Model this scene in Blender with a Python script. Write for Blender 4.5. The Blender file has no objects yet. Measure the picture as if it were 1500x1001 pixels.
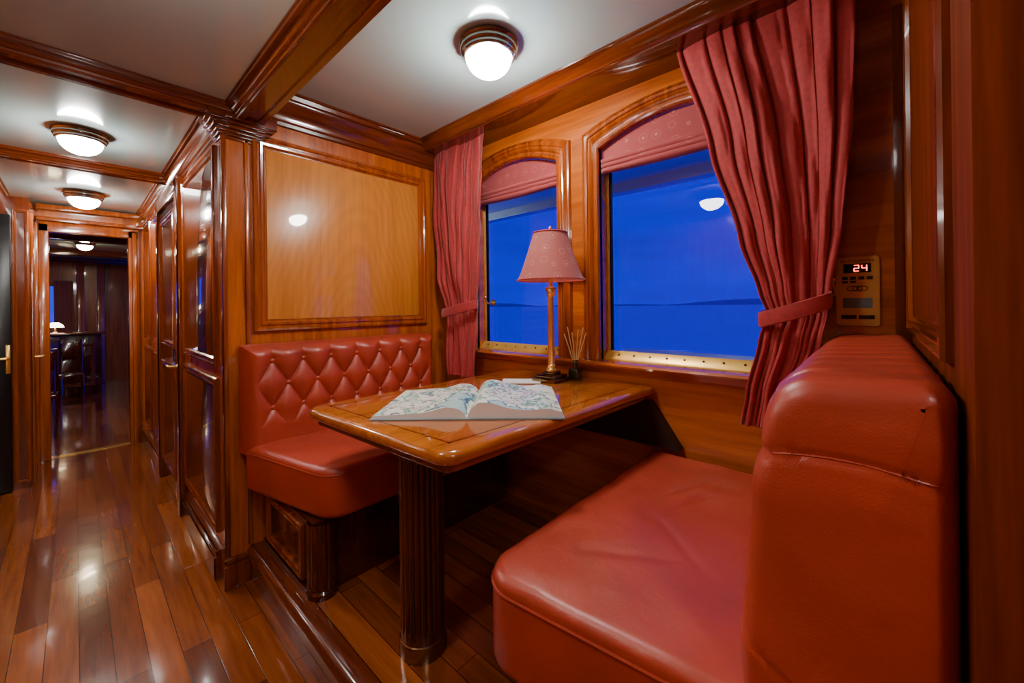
import bpy, bmesh, math, random
from mathutils import Vector, Matrix, noise
from mathutils.bvhtree import BVHTree
random.seed(7)
PI=math.pi
C=bpy.context.scene.collection
ORG={}
# ---------------------------------------------------------------- helpers
def obj(name,bm,mat,parent=None,sharp=0.6,kind=None,flat=False):
    bmesh.ops.recalc_face_normals(bm,faces=bm.faces[:])
    for f in bm.faces: f.smooth=not flat
    for e in bm.edges:
        if len(e.link_faces)==2 and e.calc_face_angle(0)>sharp: e.smooth=False
    me=bpy.data.meshes.new(name); bm.to_mesh(me); bm.free()
    o=bpy.data.objects.new(name,me); C.objects.link(o)
    me.materials.append(mat)
    if parent is not None:
        w=ORG.get(parent.name,Vector((0,0,0)))
        me.transform(Matrix.Translation(-w)); o.parent=parent; ORG[o.name]=w
    if kind: o['kind']=kind
    return o
def struct(name,bm,mat,parent=None,**k):
    o=obj(name,bm,mat,parent,**k)
    if parent is None: o['kind']='structure'
    return o
def tag(o,label,cat,group=None):
    o['label']=label; o['category']=cat
    if group: o['group']=group
    return o
def thing(name,label,cat,loc,group=None):
    o=bpy.data.objects.new(name,None); C.objects.link(o); o.location=loc; o.empty_display_size=.05
    ORG[o.name]=Vector(loc)
    return tag(o,label,cat,group)
def sempty(name,loc):
    o=bpy.data.objects.new(name,None); C.objects.link(o); o.location=loc; o['kind']='structure'
    ORG[o.name]=Vector(loc); return o
def B(): return bmesh.new()
def box(bm,x0,x1,y0,y1,z0,z1,bev=0):
    vs=[bm.verts.new((x,y,z)) for z in (z0,z1) for y in (y0,y1) for x in (x0,x1)]
    fs=[(0,1,3,2),(4,5,7,6),(0,1,5,4),(2,3,7,6),(0,2,6,4),(1,3,7,5)]
    ff=[bm.faces.new([vs[i] for i in f]) for f in fs]
    if bev:
        es=list({e for f in ff for e in f.edges})
        bmesh.ops.bevel(bm,geom=es,offset=bev,segments=2,affect='EDGES',profile=.5)
    return bm
def extr(bm,prof,axis,a,b):
    """prof closed polygon (p,z); axis = the run direction"""
    P=(lambda p,z,t:(t,p,z)) if axis=='x' else (lambda p,z,t:(p,t,z))
    A=[bm.verts.new(P(p,z,a)) for p,z in prof]; Bv=[bm.verts.new(P(p,z,b)) for p,z in prof]
    n=len(prof)
    for i in range(n): bm.faces.new((A[i],A[(i+1)%n],Bv[(i+1)%n],Bv[i]))
    bm.faces.new(A); bm.faces.new(Bv); return bm
def lathe(bm,prof,c,seg=40,cap=True):
    rings=[]
    for r,z in prof:
        rings.append([bm.verts.new((c[0]+r*math.cos(2*PI*k/seg),c[1]+r*math.sin(2*PI*k/seg),c[2]+z)) for k in range(seg)])
    for i in range(len(rings)-1):
        for k in range(seg):
            bm.faces.new((rings[i][k],rings[i][(k+1)%seg],rings[i+1][(k+1)%seg],rings[i+1][k]))
    if cap:
        bm.faces.new(rings[0]); bm.faces.new(rings[-1])
    return bm
def tube(bm,pts,r,seg=8,closed=False):
    pts=[Vector(p) for p in pts]; n=len(pts); rings=[]
    up0=Vector((0,0,1))
    dirs=[]
    for i,p in enumerate(pts):
        if closed: d=pts[(i+1)%n]-pts[i-1]
        else: d=pts[min(i+1,n-1)]-pts[max(i-1,0)]
        dirs.append(d.normalized())
    ref=up0 if max(abs(d.z) for d in dirs)<.95 else (Vector((1,0,0)) if max(abs(d.x) for d in dirs)<.95 else Vector((.57,.3,.1)))
    for i,p in enumerate(pts):
        d=dirs[i]
        a=d.cross(ref).normalized(); b=d.cross(a).normalized()
        rr=r[i] if isinstance(r,(list,tuple)) else r
        rings.append([bm.verts.new(p+a*rr*math.cos(2*PI*k/seg)+b*rr*math.sin(2*PI*k/seg)) for k in range(seg)])
    m=n if closed else n-1
    for i in range(m):
        for k in range(seg):
            bm.faces.new((rings[i][k],rings[i][(k+1)%seg],rings[(i+1)%n][(k+1)%seg],rings[(i+1)%n][k]))
    if not closed: bm.faces.new(rings[0]); bm.faces.new(rings[-1])
    return bm
def ball(bm,c,r,s=(1,1,1),u=16,v=10):
    m=Matrix.Translation(c)@Matrix.Diagonal((s[0]*r,s[1]*r,s[2]*r,1))
    bmesh.ops.create_uvsphere(bm,u_segments=u,v_segments=v,radius=1,matrix=m); return bm
def outline(corners,k=7,step=.04):
    n=len(corners); out=[]
    for i in range(n):
        p=Vector(corners[i][:2]); r=corners[i][2]
        a=(Vector(corners[i-1][:2])-p).normalized(); b=(Vector(corners[(i+1)%n][:2])-p).normalized()
        ang=a.angle(b); t=r/math.tan(ang/2); c=p+(a+b).normalized()*(r/math.sin(ang/2))
        s=p+a*t-c; e=p+b*t-c
        a0=math.atan2(s.y,s.x); a1=math.atan2(e.y,e.x); d=(a1-a0+PI)%(2*PI)-PI
        for j in range(k+1):
            q=a0+d*j/k; out.append(c+Vector((math.cos(q),math.sin(q)))*r)
    res=[]
    for i in range(len(out)):
        p,q=out[i],out[(i+1)%len(out)]; L=(q-p).length; m=max(1,int(L/step))
        for j in range(m): res.append(p.lerp(q,j/m))
    return res
def inset(ol,d):
    n=len(ol); res=[]
    area=sum(ol[i].x*ol[(i+1)%n].y-ol[(i+1)%n].x*ol[i].y for i in range(n)); s=1 if area>0 else -1
    for i in range(n):
        t=(ol[(i+1)%n]-ol[i-1]).normalized(); nn=Vector((-t.y,t.x))*s
        res.append(ol[i]+nn*d)
    return res
def cushion(bm,ol,t0,t1,r,P=lambda a,b,t:(a,b,t),dome=0,dome0=0,slices=1,M=8,pw=2.5):
    st=[]; K=6
    for i in range(K+1):
        q=PI/2*i/K; st.append((r*(1-math.sin(q)),t0+r*(1-math.cos(q))))
    for i in range(1,slices): st.append((0,t0+r+(t1-t0-2*r)*i/slices))
    for i in range(K+1):
        q=PI/2*i/K; st.append((r*(1-math.cos(q)),t1-r+r*math.sin(q)))
    cen=sum(ol,Vector((0,0)))/len(ol)
    rings=[]
    def ring(pts,t): 
        rings.append([bm.verts.new(P(p.x,p.y,t)) for p in pts])
    b0=inset(ol,r)
    for i in range(M,0,-1):
        f=1-i/(M+1); ring([cen.lerp(p,f) for p in b0],t0-dome0*(1-f**pw))
    for d,t in st: ring(inset(ol,d) if d>1e-6 else ol,t)
    for i in range(1,M+1):
        f=1-i/(M+1); ring([cen.lerp(p,f) for p in b0],t1+dome*(1-f**pw))
    n=len(ol)
    for i in range(len(rings)-1):
        for k in range(n):
            bm.faces.new((rings[i][k],rings[i][(k+1)%n],rings[i+1][(k+1)%n],rings[i+1][k]))
    for R,t in ((rings[0],t0-dome0),(rings[-1],t1+dome)):
        c=bm.verts.new(P(cen.x,cen.y,t))
        for k in range(n): bm.faces.new((c,R[k],R[(k+1)%n]))
    return bm
def soften(bm,ztop,amp=.004,seed=0,creases=()):
    """gentle sag and creases on the top face of a leather seat"""
    for v in bm.verts:
        if v.co.z>ztop-.012:
            p=Vector((v.co.x*4+seed,v.co.y*4,0))
            v.co.z+=amp*noise.noise(p)+amp*.5*noise.noise(p*2.7)
            for (ax,ay,bx,by,w,dp) in creases:
                a=Vector((ax,ay)); d=Vector((bx,by))-a; q=Vector((v.co.x,v.co.y))-a
                t=max(0,min(1,q.dot(d)/d.length_squared)); dist=(q-d*t).length
                v.co.z-=dp*math.exp(-(dist/w)**2)*math.sin(PI*min(1,max(.02,t)))**.5
def ringframe(bm,path,prof,P,closed=True):
    rings=[[bm.verts.new(P(u,v,h)) for u,v in path(o)] for o,h in prof]
    n=len(rings[0]); m=n if closed else n-1
    for i in range(len(rings)-1):
        for k in range(m):
            bm.faces.new((rings[i][k],rings[i][(k+1)%n],rings[i+1][(k+1)%n],rings[i+1][k]))
    return bm
def rect(u0,u1,v0,v1): return lambda o:[(u0+o,v0+o),(u1-o,v0+o),(u1-o,v1-o),(u0+o,v1-o)]
MOLD=[(0,0),(0,.012),(.006,.02),(.016,.022),(.024,.014),(.03,.014),(.036,.02),(.046,.018),(.056,.006),(.062,.006),(.062,0)]
def mold(s=1): return [(a*s,b*s) for a,b in MOLD]
PW_Y=2.40; PX=1.90
faceY=lambda Y:(lambda u,v,h:(u,Y-h,v))
faceYp=lambda Y:(lambda u,v,h:(u,Y+h,v))
faceX=lambda X:(lambda u,v,h:(X-h,u,v))
# ---------------------------------------------------------------- materials
def newmat(n):
    m=bpy.data.materials.new(n); m.use_nodes=True; nt=m.node_tree
    return m,nt,nt.nodes['Principled BSDF']
def setp(b,**k):
    for a,v in k.items():
        a=a.replace('_',' ')
        if a in b.inputs: b.inputs[a].default_value=v
def plain(n,col,rough=.5,metal=0,coat=0,noise=.12,nscale=30,bump=0,**k):
    m,nt,b=newmat(n)
    tc=nt.nodes.new('ShaderNodeTexCoord'); nz=nt.nodes.new('ShaderNodeTexNoise'); nz.inputs['Scale'].default_value=nscale
    nz.inputs['Detail'].default_value=4
    rp=nt.nodes.new('ShaderNodeValToRGB')
    rp.color_ramp.elements[0].color=[c*(1-noise) for c in col]+[1]; rp.color_ramp.elements[1].color=[min(1,c*(1+noise)) for c in col]+[1]
    nt.links.new(tc.outputs['Object'],nz.inputs['Vector']); nt.links.new(nz.outputs['Fac'],rp.inputs['Fac']); nt.links.new(rp.outputs['Color'],b.inputs['Base Color'])
    if bump:
        bp=nt.nodes.new('ShaderNodeBump'); bp.inputs['Strength'].default_value=bump; bp.inputs['Distance'].default_value=.01
        nt.links.new(nz.outputs['Fac'],bp.inputs['Height']); nt.links.new(bp.outputs['Normal'],b.inputs['Normal'])
    setp(b,Roughness=rough,Metallic=metal,Coat_Weight=coat,Coat_Roughness=.06,**k)
    return m
def wood(n,c1,c2,axis='z',rough=.25,coat=1.0,freq=14,fig=1.5,cr=.04,along=.06,p0=.42,p1=.92,cathedral=None,spec=.5):
    m,nt,b=newmat(n); L=nt.links.new
    tc=nt.nodes.new('ShaderNodeTexCoord'); mp=nt.nodes.new('ShaderNodeMapping')
    s=[freq,freq,freq]; s['xyz'.index(axis)]=freq*along
    mp.inputs['Scale'].default_value=s
    n1=nt.nodes.new('ShaderNodeTexNoise'); n1.inputs['Scale'].default_value=1.6; n1.inputs['Detail'].default_value=7; n1.inputs['Distortion'].default_value=fig*.4
    n2=nt.nodes.new('ShaderNodeTexNoise'); n2.inputs['Scale'].default_value=9; n2.inputs['Detail'].default_value=3
    ad=nt.nodes.new('ShaderNodeMath'); ad.operation='MULTIPLY_ADD'; ad.inputs[1].default_value=.35
    rp=nt.nodes.new('ShaderNodeValToRGB')
    rp.color_ramp.elements[0].position=p0; rp.color_ramp.elements[0].color=(*c1,1)
    rp.color_ramp.elements[1].position=p1; rp.color_ramp.elements[1].color=(*c2,1)
    L(tc.outputs['Object'],mp.inputs['Vector']); L(mp.outputs['Vector'],n1.inputs['Vector']); L(mp.outputs['Vector'],n2.inputs['Vector'])
    L(n2.outputs['Fac'],ad.inputs[0]); L(n1.outputs['Fac'],ad.inputs[2]); L(ad.outputs[0],rp.inputs['Fac'])
    out=rp.outputs['Color']
    if cathedral:
        cx,cz=cathedral
        m2=nt.nodes.new('ShaderNodeMapping'); m2.inputs['Location'].default_value=(-cx*2.0,0,-cz*.55); m2.inputs['Scale'].default_value=(2.0,0,.55)
        nd=nt.nodes.new('ShaderNodeTexNoise'); nd.inputs['Scale'].default_value=1.6; nd.inputs['Detail'].default_value=2; L(tc.outputs['Object'],nd.inputs['Vector'])
        va=nt.nodes.new('ShaderNodeVectorMath'); va.operation='MULTIPLY_ADD'; va.inputs[1].default_value=(.5,0,.3); L(nd.outputs['Color'],va.inputs[0]); L(m2.outputs['Vector'],va.inputs[2]); L(tc.outputs['Object'],m2.inputs['Vector'])
        ln=nt.nodes.new('ShaderNodeVectorMath'); ln.operation='LENGTH'; L(va.outputs[0],ln.inputs[0])
        mu=nt.nodes.new('ShaderNodeMath'); mu.operation='MULTIPLY'; mu.inputs[1].default_value=95; L(ln.outputs['Value'],mu.inputs[0])
        sn=nt.nodes.new('ShaderNodeMath'); sn.operation='SINE'; L(mu.outputs[0],sn.inputs[0])
        mr=nt.nodes.new('ShaderNodeMapRange'); mr.inputs['From Min'].default_value=-1; mr.inputs['To Min'].default_value=.91; mr.inputs['To Max'].default_value=1.0; L(sn.outputs[0],mr.inputs['Value'])
        mx=nt.nodes.new('ShaderNodeVectorMath'); mx.operation='SCALE'; L(out,mx.inputs[0]); L(mr.outputs[0],mx.inputs['Scale']); out=mx.outputs[0]
    L(out,b.inputs['Base Color'])
    setp(b,Roughness=rough,Coat_Weight=coat,Coat_Roughness=cr,Specular_IOR_Level=spec)
    return m
def planks(n,c1,c2,rough=.2):
    m,nt,b=newmat(n); L=nt.links.new
    tc=nt.nodes.new('ShaderNodeTexCoord'); sp=nt.nodes.new('ShaderNodeSeparateXYZ'); cb=nt.nodes.new('ShaderNodeCombineXYZ')
    L(tc.outputs['Object'],sp.inputs[0]); L(sp.outputs['Y'],cb.inputs['X']); L(sp.outputs['X'],cb.inputs['Y'])
    br=nt.nodes.new('ShaderNodeTexBrick'); L(cb.outputs[0],br.inputs['Vector'])
    br.inputs['Scale'].default_value=1; br.inputs['Brick Width'].default_value=1.05; br.inputs['Row Height'].default_value=.095
    br.inputs['Mortar Size'].default_value=.0015; br.inputs['Mortar Smooth'].default_value=.2; br.offset=.37; br.offset_frequency=2
    br.inputs['Color1'].default_value=(*c1,1); br.inputs['Color2'].default_value=(*c2,1); br.inputs['Mortar'].default_value=(.03,.008,.003,1)
    mp=nt.nodes.new('ShaderNodeMapping'); mp.inputs['Scale'].default_value=(22,1.6,22); L(tc.outputs['Object'],mp.inputs['Vector'])
    nz=nt.nodes.new('ShaderNodeTexNoise'); nz.inputs['Scale'].default_value=2; nz.inputs['Detail'].default_value=6; L(mp.outputs['Vector'],nz.inputs['Vector'])
    rp=nt.nodes.new('ShaderNodeValToRGB'); rp.color_ramp.elements[0].position=.3; rp.color_ramp.elements[0].color=(.6,.5,.42,1); rp.color_ramp.elements[1].position=.7; rp.color_ramp.elements[1].color=(1,1,1,1)
    L(nz.outputs['Fac'],rp.inputs['Fac'])
    mx=nt.nodes.new('ShaderNodeMix'); mx.data_type='RGBA'; mx.blend_type='MULTIPLY'; mx.inputs['Factor'].default_value=.9
    L(br.outputs['Color'],mx.inputs['A']); L(rp.outputs['Color'],mx.inputs['B']); L(mx.outputs['Result'],b.inputs['Base Color'])
    bp=nt.nodes.new('ShaderNodeBump'); bp.inputs['Strength'].default_value=.2; bp.inputs['Distance'].default_value=.004
    L(br.outputs['Fac'],bp.inputs['Height']); bp.invert=True
    n4=nt.nodes.new('ShaderNodeTexNoise'); n4.inputs['Scale'].default_value=3.5; n4.inputs['Detail'].default_value=2; L(tc.outputs['Object'],n4.inputs['Vector'])
    b4=nt.nodes.new('ShaderNodeBump'); b4.inputs['Strength'].default_value=.06; b4.inputs['Distance'].default_value=.03; L(n4.outputs['Fac'],b4.inputs['Height']); L(b4.outputs['Normal'],bp.inputs['Normal'])
    L(bp.outputs['Normal'],b.inputs['Normal']); L(bp.outputs['Normal'],b.inputs['Coat Normal'])
    setp(b,Roughness=rough,Coat_Weight=.9,Coat_Roughness=.08)
    return m
def leather(n,col,rough=.38):
    m,nt,b=newmat(n); L=nt.links.new
    tc=nt.nodes.new('ShaderNodeTexCoord')
    v=nt.nodes.new('ShaderNodeTexVoronoi'); v.inputs['Scale'].default_value=260; L(tc.outputs['Object'],v.inputs['Vector'])
    n1=nt.nodes.new('ShaderNodeTexNoise'); n1.inputs['Scale'].default_value=4; n1.inputs['Detail'].default_value=4; n1.inputs['Distortion'].default_value=.4; L(tc.outputs['Object'],n1.inputs['Vector'])
    n3=nt.nodes.new('ShaderNodeTexNoise'); n3.inputs['Scale'].default_value=18; n3.inputs['Detail'].default_value=5; n3.inputs['Distortion'].default_value=1.0; L(tc.outputs['Object'],n3.inputs['Vector'])
    rp=nt.nodes.new('ShaderNodeValToRGB'); rp.color_ramp.elements[0].position=.3; rp.color_ramp.elements[0].color=[c*.84 for c in col]+[1]; rp.color_ramp.elements[1].position=.7; rp.color_ramp.elements[1].color=[min(1,c*1.12) for c in col]+[1]
    L(n1.outputs['Fac'],rp.inputs['Fac']); L(rp.outputs['Color'],b.inputs['Base Color'])
    b1=nt.nodes.new('ShaderNodeBump'); b1.inputs['Strength'].default_value=.2; b1.inputs['Distance'].default_value=.001; L(v.outputs['Distance'],b1.inputs['Height'])
    b3=nt.nodes.new('ShaderNodeBump'); b3.inputs['Strength'].default_value=.25; b3.inputs['Distance'].default_value=.004; L(n3.outputs['Fac'],b3.inputs['Height']); L(b1.outputs['Normal'],b3.inputs['Normal'])
    b2=nt.nodes.new('ShaderNodeBump'); b2.inputs['Strength'].default_value=.3; b2.inputs['Distance'].default_value=.02; L(n1.outputs['Fac'],b2.inputs['Height']); L(b3.outputs['Normal'],b2.inputs['Normal'])
    L(b2.outputs['Normal'],b.inputs['Normal'])
    mr=nt.nodes.new('ShaderNodeMapRange'); mr.inputs['To Min'].default_value=rough-.08; mr.inputs['To Max'].default_value=rough+.1; L(n3.outputs['Fac'],mr.inputs['Value']); L(mr.outputs[0],b.inputs['Roughness'])
    setp(b,Specular_IOR_Level=.7)
    return m
def motif(n,base,spot,scale,trans=0):
    m,nt,b=newmat(n); L=nt.links.new
    tc=nt.nodes.new('ShaderNodeTexCoord'); v=nt.nodes.new('ShaderNodeTexVoronoi'); v.inputs['Scale'].default_value=scale; v.inputs['Randomness'].default_value=.35
    L(tc.outputs['Object'],v.inputs['Vector'])
    w=nt.nodes.new('ShaderNodeMath'); w.operation='SINE'; k=nt.nodes.new('ShaderNodeMath'); k.operation='MULTIPLY'; k.inputs[1].default_value=24
    L(v.outputs['Distance'],k.inputs[0]); L(k.outputs[0],w.inputs[0])
    lt=nt.nodes.new('ShaderNodeMath'); lt.operation='LESS_THAN'; lt.inputs[1].default_value=.3; L(v.outputs['Distance'],lt.inputs[0])
    mu=nt.nodes.new('ShaderNodeMath'); mu.operation='MULTIPLY'; mu.use_clamp=True; L(w.outputs[0],mu.inputs[0]); L(lt.outputs[0],mu.inputs[1])
    mx=nt.nodes.new('ShaderNodeMix'); mx.data_type='RGBA'; mx.inputs['A'].default_value=(*base,1); mx.inputs['B'].default_value=(*spot,1)
    L(mu.outputs[0],mx.inputs['Factor']); L(mx.outputs['Result'],b.inputs['Base Color'])
    setp(b,Roughness=.8,Sheen_Weight=.2)
    if trans:
        t=nt.nodes.new('ShaderNodeBsdfTranslucent'); L(mx.outputs['Result'],t.inputs['Color'])
        ms=nt.nodes.new('ShaderNodeMixShader'); ms.inputs[0].default_value=trans
        L(b.outputs[0],ms.inputs[1]); L(t.outputs[0],ms.inputs[2]); L(ms.outputs[0],nt.nodes['Material Output'].inputs['Surface'])
    return m
def emit(n,col,s):
    m,nt,b=newmat(n); setp(b,Base_Color=(*col,1),Emission_Color=(*col,1),Emission_Strength=s,Roughness=.3); return m
M={}
W1,W2=(.25,.040,.0025),(.62,.145,.008)
M['wood']=wood('varnished_mahogany',W1,W2,'z')
M['woody']=wood('varnished_mahogany_along',(.28,.048,.003),(.66,.165,.010),'y',freq=8)
T1,T2=(.055,.008,.0015),(.22,.038,.004)
M['trim']=wood('dark_mahogany_trim',T1,T2,'y',rough=.18)
M['trimx']=wood('dark_mahogany_trim_across',T1,T2,'x',rough=.18)
M['trimz']=wood('dark_mahogany_trim_upright',(.085,.012,.002),(.30,.055,.005),'z',rough=.18)
M['mould']=wood('mid_mahogany_moulding',(.18,.028,.002),(.48,.10,.007),'z',rough=.18)
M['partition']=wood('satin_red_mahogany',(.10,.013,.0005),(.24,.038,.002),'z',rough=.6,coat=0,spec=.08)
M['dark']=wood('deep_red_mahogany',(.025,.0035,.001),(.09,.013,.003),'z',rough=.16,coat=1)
M['unlit']=plain('dark_wood_and_shadow',(.018,.004,.0015),rough=.6,noise=.3)  # near-black for a bench base and the painted table shadow
M['panel']=wood('light_figured_veneer',(.52,.155,.018),(.74,.27,.038),'z',rough=.3,coat=.9,freq=9,fig=2,along=.05,p0=.38,p1=.95,cathedral=(1.30,1.1))
M['table']=wood('table_veneer',(.30,.07,.006),(.56,.165,.016),'x',rough=.15,coat=1)
M['floor']=planks('plank_floor',(.17,.032,.005),(.48,.125,.019))
M['leather']=leather('red_leather',(.44,.050,.022))
M['curtain']=plain('red_velvet',(.40,.032,.033),rough=.75,noise=.35,nscale=60,bump=.1,Sheen_Weight=.5,Sheen_Roughness=.35)
M['farcurtain']=plain('dull_red_curtain',(.45,.16,.10),rough=.9)
M['blind']=motif('patterned_red_fabric',(.38,.055,.06),(.55,.2,.15),13)
M['shade']=motif('patterned_shade_fabric',(.38,.095,.09),(.60,.30,.22),15,trans=.2)
M['brass']=plain('polished_brass',(.95,.62,.16),rough=.24,metal=.85,noise=.08)
M['strip']=plain('lacquered_brass_strip',(.80,.46,.10),rough=.3,metal=.45,noise=.08)
M['bronze']=plain('aged_bronze',(.25,.16,.08),rough=.22,metal=.95)
M['lampmetal']=plain('polished_lamp_metal',(.30,.28,.26),rough=.12,metal=.9)
M['chrome']=plain('chrome',(.7,.7,.7),rough=.15,metal=1,noise=.02)
M['ceil']=plain('ceiling_lacquer',(.47,.63,.62),rough=.15,noise=.03,nscale=2,coat=.7)
M['black']=plain('black_satin',(.006,.006,.007),rough=.3)
M['white']=plain('white_paper',(.8,.8,.78),rough=.7,noise=.03)
M['glow']=emit('lit_opal_glass',(1,.98,.92),165)
M['glowaisle']=emit('added_aisle_lamp_glass',(1,.97,.88),85)
M['glowfar']=emit('lit_opal_glass_far',(1,.80,.5),75)
M['glowdeck']=emit('added_deck_lamp_glass',(.85,1,.95),60)
M['lampfar']=emit('small_lit_shade',(1,.8,.5),10)
M['redled']=emit('red_digits',(1,.02,.005),8)
M['lcd']=plain('grey_lcd',(.16,.24,.27),rough=.3)
M['outside']=plain('white_painted_deck',(.6,.68,.62),rough=.4,noise=.04)
M['plate']=plain('brass_wood_plate',(.68,.38,.10),rough=.4,metal=.2)
def mapmat():
    m,nt,b=newmat('printed_map_page'); L=nt.links.new
    tc=nt.nodes.new('ShaderNodeTexCoord')
    n1=nt.nodes.new('ShaderNodeTexNoise'); n1.inputs['Scale'].default_value=4.5; n1.inputs['Detail'].default_value=10; n1.inputs['Roughness'].default_value=.58; L(tc.outputs['Object'],n1.inputs['Vector'])
    r1=nt.nodes.new('ShaderNodeValToRGB'); cr=r1.color_ramp; cr.interpolation='CONSTANT'
    cr.elements[0].position=0; cr.elements[0].color=(.42,.62,.60,1); cr.elements[1].position=.43; cr.elements[1].color=(.03,.15,.19,1)
    e=cr.elements.new(.46); e.color=(.82,.82,.74,1); e=cr.elements.new(.52); e.color=(.10,.30,.20,1); e=cr.elements.new(.54); e.color=(.60,.72,.68,1); e=cr.elements.new(.58); e.color=(.45,.08,.07,1); e=cr.elements.new(.588); e.color=(.78,.80,.74,1)
    L(n1.outputs['Fac'],r1.inputs['Fac'])
    v=nt.nodes.new('ShaderNodeTexVoronoi'); v.inputs['Scale'].default_value=55; L(tc.outputs['Object'],v.inputs['Vector'])
    lt=nt.nodes.new('ShaderNodeMath'); lt.operation='LESS_THAN'; lt.inputs[1].default_value=.34; L(v.outputs['Distance'],lt.inputs[0])
    n2=nt.nodes.new('ShaderNodeTexNoise'); n2.inputs['Scale'].default_value=7; L(tc.outputs['Object'],n2.inputs['Vector'])
    gt=nt.nodes.new('ShaderNodeMath'); gt.operation='GREATER_THAN'; gt.inputs[1].default_value=.54; L(n2.outputs['Fac'],gt.inputs[0])
    mu=nt.nodes.new('ShaderNodeMath'); mu.operation='MULTIPLY'; L(lt.outputs[0],mu.inputs[0]); L(gt.outputs[0],mu.inputs[1])
    hs=nt.nodes.new('ShaderNodeHueSaturation'); hs.inputs['Saturation'].default_value=1; hs.inputs['Value'].default_value=.3; L(v.outputs['Color'],hs.inputs['Color'])
    mx=nt.nodes.new('ShaderNodeMix'); mx.data_type='RGBA'; L(mu.outputs[0],mx.inputs['Factor']); L(r1.outputs['Color'],mx.inputs['A']); L(hs.outputs['Color'],mx.inputs['B'])
    L(mx.outputs['Result'],b.inputs['Base Color']); setp(b,Roughness=.4)
    return m
M['map']=mapmat()
def glassmat():
    m,nt,b=newmat('window_glass'); L=nt.links.new
    t=nt.nodes.new('ShaderNodeBsdfTransparent'); t.inputs['Color'].default_value=(.85,.9,1,1); g=nt.nodes.new('ShaderNodeBsdfGlossy'); g.inputs['Roughness'].default_value=.01
    ms=nt.nodes.new('ShaderNodeMixShader'); ms.inputs[0].default_value=.05; L(t.outputs[0],ms.inputs[1]); L(g.outputs[0],ms.inputs[2])
    L(ms.outputs[0],nt.nodes['Material Output'].inputs['Surface']); return m
M['glass']=glassmat()
M['sea']=plain('blue_evening_sea',(.0,.02,.98),rough=.9,nscale=.004,noise=.05,Specular_IOR_Level=0)
M['land']=plain('distant_dark_shore',(.0,.006,.50),rough=1,Specular_IOR_Level=0)
# ---------------------------------------------------------------- camera
yaw=math.radians(47.67); roll=math.radians(.7)
cam=bpy.data.cameras.new('camera'); co=bpy.data.objects.new('camera',cam); C.objects.link(co)
co.matrix_world=Matrix.Translation((0,0,1.4))@Matrix.Rotation(-yaw,4,'Z')@Matrix.Rotation(PI/2,4,'X')@Matrix.Rotation(-roll,4,'Z')
cam.lens=36*583/1500; cam.sensor_width=36; cam.shift_y=-(500.5-447.5)/1500; cam.clip_start=.02; cam.clip_end=2500
bpy.context.scene.camera=co
# ---------------------------------------------------------------- world
w=bpy.data.worlds.new('dusk'); bpy.context.scene.world=w; w.use_nodes=True; nt=w.node_tree; bg=nt.nodes['Background']
tc=nt.nodes.new('ShaderNodeTexCoord'); sp=nt.nodes.new('ShaderNodeSeparateXYZ'); rp=nt.nodes.new('ShaderNodeValToRGB')
nt.links.new(tc.outputs['Generated'],sp.inputs[0]); nt.links.new(sp.outputs['Z'],rp.inputs['Fac'])
cr=rp.color_ramp; cr.elements[0].position=0; cr.elements[0].color=(.0,.006,1,1); cr.elements[1].position=.5; cr.elements[1].color=(.0,.0,.85,1)
mp=nt.nodes.new('ShaderNodeMapping'); mp.inputs['Scale'].default_value=(1.5,1.5,7); nt.links.new(tc.outputs['Generated'],mp.inputs['Vector'])
cl=nt.nodes.new('ShaderNodeTexNoise'); cl.inputs['Scale'].default_value=1.8; cl.inputs['Detail'].default_value=5; nt.links.new(mp.outputs['Vector'],cl.inputs['Vector'])
mr=nt.nodes.new('ShaderNodeMapRange'); mr.inputs['From Min'].default_value=.3; mr.inputs['From Max'].default_value=.7; mr.inputs['To Min'].default_value=.72; mr.inputs['To Max'].default_value=1.0; nt.links.new(cl.outputs['Fac'],mr.inputs['Value'])
nt.links.new(rp.outputs['Color'],bg.inputs['Color']); nt.links.new(mr.outputs[0],bg.inputs['Strength'])
# ---------------------------------------------------------------- setting
CZ=2.56; AZ=2.40; PZ=.17
struct('floor',box(B(),-.6,.66,-2.0,5.8,-.05,0),M['floor'])
struct('floor',box(B(),-2,1.6,5.8,11.2,-.05,0),M['floor'])
struct('floor',box(B(),.61,PX+.02,-.3,PW_Y+.02,PZ-.06,PZ),M['floor'])
b=B(); extr(b,[(.60,0),(.60,.11),(.592,.115),(.585,.125),(.583,.145),(.588,.16),(.598,.170),(.612,.175),(.660,.175),(.664,.17),(.664,0)],'y',-.3,PW_Y)
struct('trim_1',b,M['trim'])
b=B(); box(b,-.2,.46,5.76,5.84,0,.004,0); struct('trim_2',b,M['brass'])
struct('ceiling',box(B(),.60,PX+.1,-.4,PW_Y+.05,CZ,CZ+.05),M['ceil'])
struct('ceiling',box(B(),-.6,.62,-2.0,5.8,AZ,AZ+.05),M['ceil'])
struct('ceiling',box(B(),-2,1.6,5.8,11.2,2.36,2.42),M['ceil'])
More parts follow.
